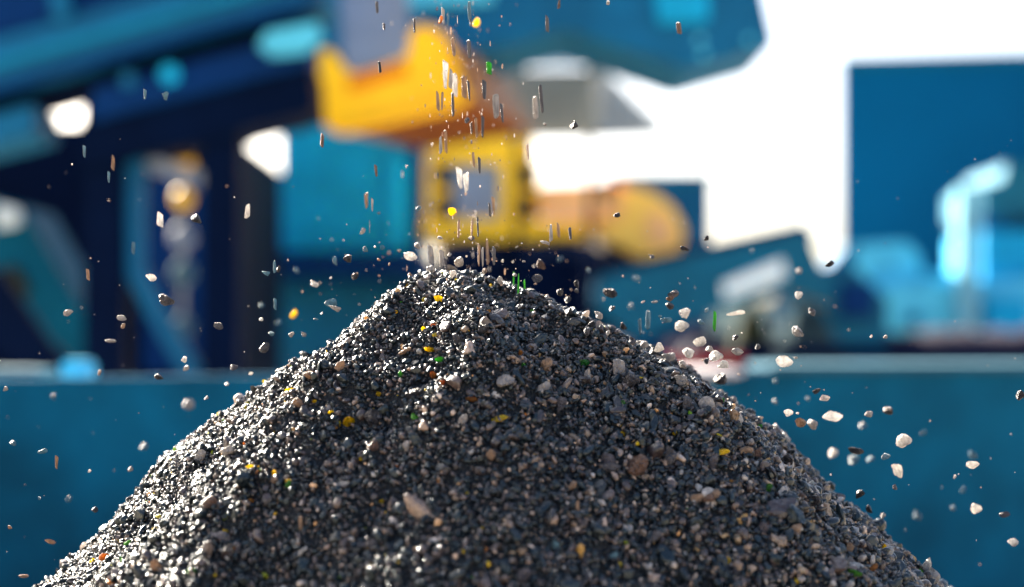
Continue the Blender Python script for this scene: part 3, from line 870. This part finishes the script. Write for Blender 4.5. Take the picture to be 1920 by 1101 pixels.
ON = """
824 565 20 16 yellow shard|796 620 11 10 yellow shard|813 612 12 8 orange shard|806 659 24 14 yellow shard|827 677 20 14 green shard|815 707 15 15 orange shard|831 719 12 12 orange stone|884 751 30 12 orange shard|656 793 24 18 yellow shard|620 775 11 9 yellow shard|773 697 26 12 tan shard|1092 684 24 16 green shard|981 686 11 9 green shard|973 665 12 14 orange shard|1124 689 12 9 orange shard|1166 759 14 14 green shard|1168 816 13 12 yellow shard|948 720 32 32 pale stone|921 858 22 28 tan stone|763 841 16 24 pale stone|869 791 20 22 pale shard|1017 730 34 22 white flake|1020 690 24 32 tan stone|752 704 9 14 green shard|1316 714 24 20 tan stone|1321 763 36 30 white shard|1287 761 22 30 grey shard|1278 718 26 26 pale stone|1352 758 16 14 green shard|1356 774 20 9 orange shard|1403 832 18 16 pale stone|1396 850 30 20 tan shard|1420 852 22 20 brown shard|1461 809 22 18 green shard|1265 814 12 9 yellow shard|1423 803 12 10 green shard|1441 919 16 18 green shard|1599 1077 30 16 green shard|1635 1069 26 14 orange shard|1594 1032 18 26 tan shard|1362 1057 14 24 yellow shard|1740 1082 36 30 white stone|1655 1030 11 16 yellow shard|1717 1078 22 16 green shard|1489 996 22 26 tan shard|1428 996 24 34 grey shard|1305 937 24 20 tan stone|541 912 14 16 green shard|197 1046 26 14 orange shard|175 1054 16 10 yellow shard|240 1022 14 14 green shard|472 877 28 9 yellow shard|546 732 22 7 yellow shard|590 754 12 8 yellow shard|516 890 11 14 yellow shard|423 997 14 8 yellow shard|396 948 34 24 brown stone|298 1062 26 24 tan shard|377 860 34 24 pale shard|360 1073 22 14 green shard|470 940 12 9 orange shard|565 986 12 34 tan sliver|1082 960 14 38 tan sliver|1073 914 20 18 tan stone|1303 990 18 22 pale stone|540 905 14 10 yellow shard|710 740 10 10 yellow shard|716 942 10 9 yellow shard|1147 880 44 20 grey stone|1140 870 24 44 grey stone|1335 868 20 34 grey stone|700 1020 26 20 grey stone|1160 700 26 40 pale sliver|1100 715 18 40 pale sliver|760 660 34 9 tan flake|585 705 30 18 tan stone|640 690 20 22 tan shard|430 850 30 22 pale stone|700 840 24 22 brown stone|980 1080 34 26 grey shard|1150 1045 20 18 blue shard|1040 1025 16 26 blue shard|1230 1010 26 30 grey stone|560 760 26 20 tan stone|1190 880 36 50 brown stone|1325 940 30 22 brown stone|1340 930 18 26 tan stone|860 640 22 26 grey stone|905 620 24 20 dark stone|780 745 34 28 dark stone|700 790 34 34 dark stone|1245 690 30 24 dark stone|1180 720 32 26 dark stone|1050 760 30 30 grey stone|1255 860 26 38 grey stone|1385 760 30 26 dark stone|1470 870 30 26 dark stone|1520 940 30 22 dark stone|1620 1030 28 22 dark stone|1290 620 18 14 dark stone
"""
for line in ON.strip().splitlines():
    for item in line.split('|'):
        a = item.split()
        add_stone(int(a[0]), int(a[1]), float(a[2]), float(a[3]), a[4], a[5], on_pile=True)

# labels: colour, size, form, where, and the rank among those most alike
def region(r):
    x, y = r['px'], r['py']
    if r['on']:
        if y < 640 and 620 < x < 1080: return 'lying on the crest of the pile'
        if x < 620: return "lying on the pile's sunlit left flank"
        if x > 1250: return "lying on the pile's right flank"
        if y < 760: return "lying on the pile's upper front"
        return "lying on the pile's shaded lower front"
    if y < 110: return 'falling past the top machinery'
    if y < 260 and 790 < x < 960: return 'falling before the yellow chute'
    if y < 260 and x > 960: return 'falling before the grey hopper'
    if y < 540 and 790 < x < 1130: return 'falling before the yellow cab' if y < 470 else 'bouncing over the peak'
    if x < 450 and y < 715: return 'in the air before the black posts'
    if x < 450: return 'in the air before the left wall'
    if x < 800: return 'in the air before the teal container'
    if x > 1440 and y > 690: return 'in the air before the right wall'
    if x > 1440: return 'in the air above the right wall'
    if x > 1200: return 'flying over the right shoulder'
    return 'hopping beside the peak'
CN = {'dark': 'dark', 'grey': 'grey', 'pale': 'pale', 'white': 'white', 'tan': 'tan', 'brown': 'brown', 'blue': 'blue grey', 'yellow': 'yellow', 'green': 'green', 'orange': 'orange'}
SN = {'stone': 'stone', 'shard': 'chip', 'flake': 'thin flake', 'sliver': 'upright sliver'}
buckets = {}
for r_ in RECS:
    gl = r_['kind'] in ('yellow', 'green', 'orange')
    form = 'glass ' + ('sliver' if r_['shape'] == 'sliver' else 'piece') if gl else SN[r_['shape']]
    a = max(r_['w'], r_['h'])
    size = 'large' if a >= 24 else ('small' if a >= 13 else 'tiny')
    if r_['shape'] == 'sliver': size = 'long' if a >= 32 else 'short'
    r_['cat'] = 'glass shard' if gl else ('stone' if r_['shape'] == 'stone' else SN[r_['shape']].split()[-1])
    buckets.setdefault((f"{size} {CN[r_['kind']]} {form}", region(r_), size, CN[r_['kind']], form), []).append(r_)
ORD = ['', 'second', 'third', 'fourth', 'fifth', 'sixth', 'seventh', 'eighth', 'ninth', 'tenth', 'eleventh', 'twelfth']
for (desc, reg, *_), L in buckets.items():
    horiz = max(q['px'] for q in L) - min(q['px'] for q in L) > max(q['py'] for q in L) - min(q['py'] for q in L)
    L.sort(key=lambda q: q['px'] if horiz else q['py'])
    first, last = ('leftmost', 'rightmost') if horiz else ('uppermost', 'lowest')
    way = 'from left' if horiz else 'from top'
    for i, q in enumerate(L):
        if len(L) == 1: lab = f'{desc} {reg}'
        elif i == 0: lab = f'{first} {desc} {reg}'
        elif i == len(L) - 1: lab = f'{last} {desc} {reg}'
        else: lab = f'{desc} {reg}, {ORD[i]} {way}'
        tag(q['o'], lab, q['cat'], 'stones and chips lying on the pile' if q['on'] else 'stones and chips flying through the air')

# fine grit in the air: nobody could count it
def grit():
    r = np.random.default_rng(77)
    v0, f0 = ico(1)
    V, T, off = [], [], 0
    for i in range(760):
        u = r.random()
        if i > 480:                       # small grains inside the falling stream
            x = r.normal(870 + 20 * math.sin(i), 48); y = r.uniform(0, 530) ; u = 2
        elif u < .45: x, y = r.uniform(0, 1920), r.uniform(250, 1090)
        elif u < .8: x, y = r.normal(880, 160), r.uniform(400, 560)
        else: x, y = r.normal(1330, 150), r.uniform(520, 760)
        D = r.uniform(1.22, 1.62)
        s = r.uniform(1.0, 2.6) * D / F * .6
        p = P(x, y, D)
        if p.z < float(H(p.x, p.y)) + .01: continue
        q = lumps(v0, .4, 3, r) * s * r.uniform(.6, 1.7, 3) * (np.array([.8, .8, r.uniform(1, 4)]) if u == 2 else 1)
        V.append(q + np.array(p)); T.append(f0 + off); off += len(v0)
    me = bpy.data.meshes.new('flying_grit')
    me.from_pydata(np.concatenate(V).tolist(), [], np.concatenate(T).tolist())
    for k_ in ('pale', 'tan', 'grey'): me.materials.append(SM[k_])
    me.polygons.foreach_set('material_index', np.repeat(r.integers(0, 3, len(me.polygons) // len(f0)), len(f0)).astype(np.int32))
    o = bpy.data.objects.new('flying_grit', me); COL.objects.link(o)
    tag(o, 'fine pale grit floating all round the pile', 'grit', None, 'stuff')
grit()
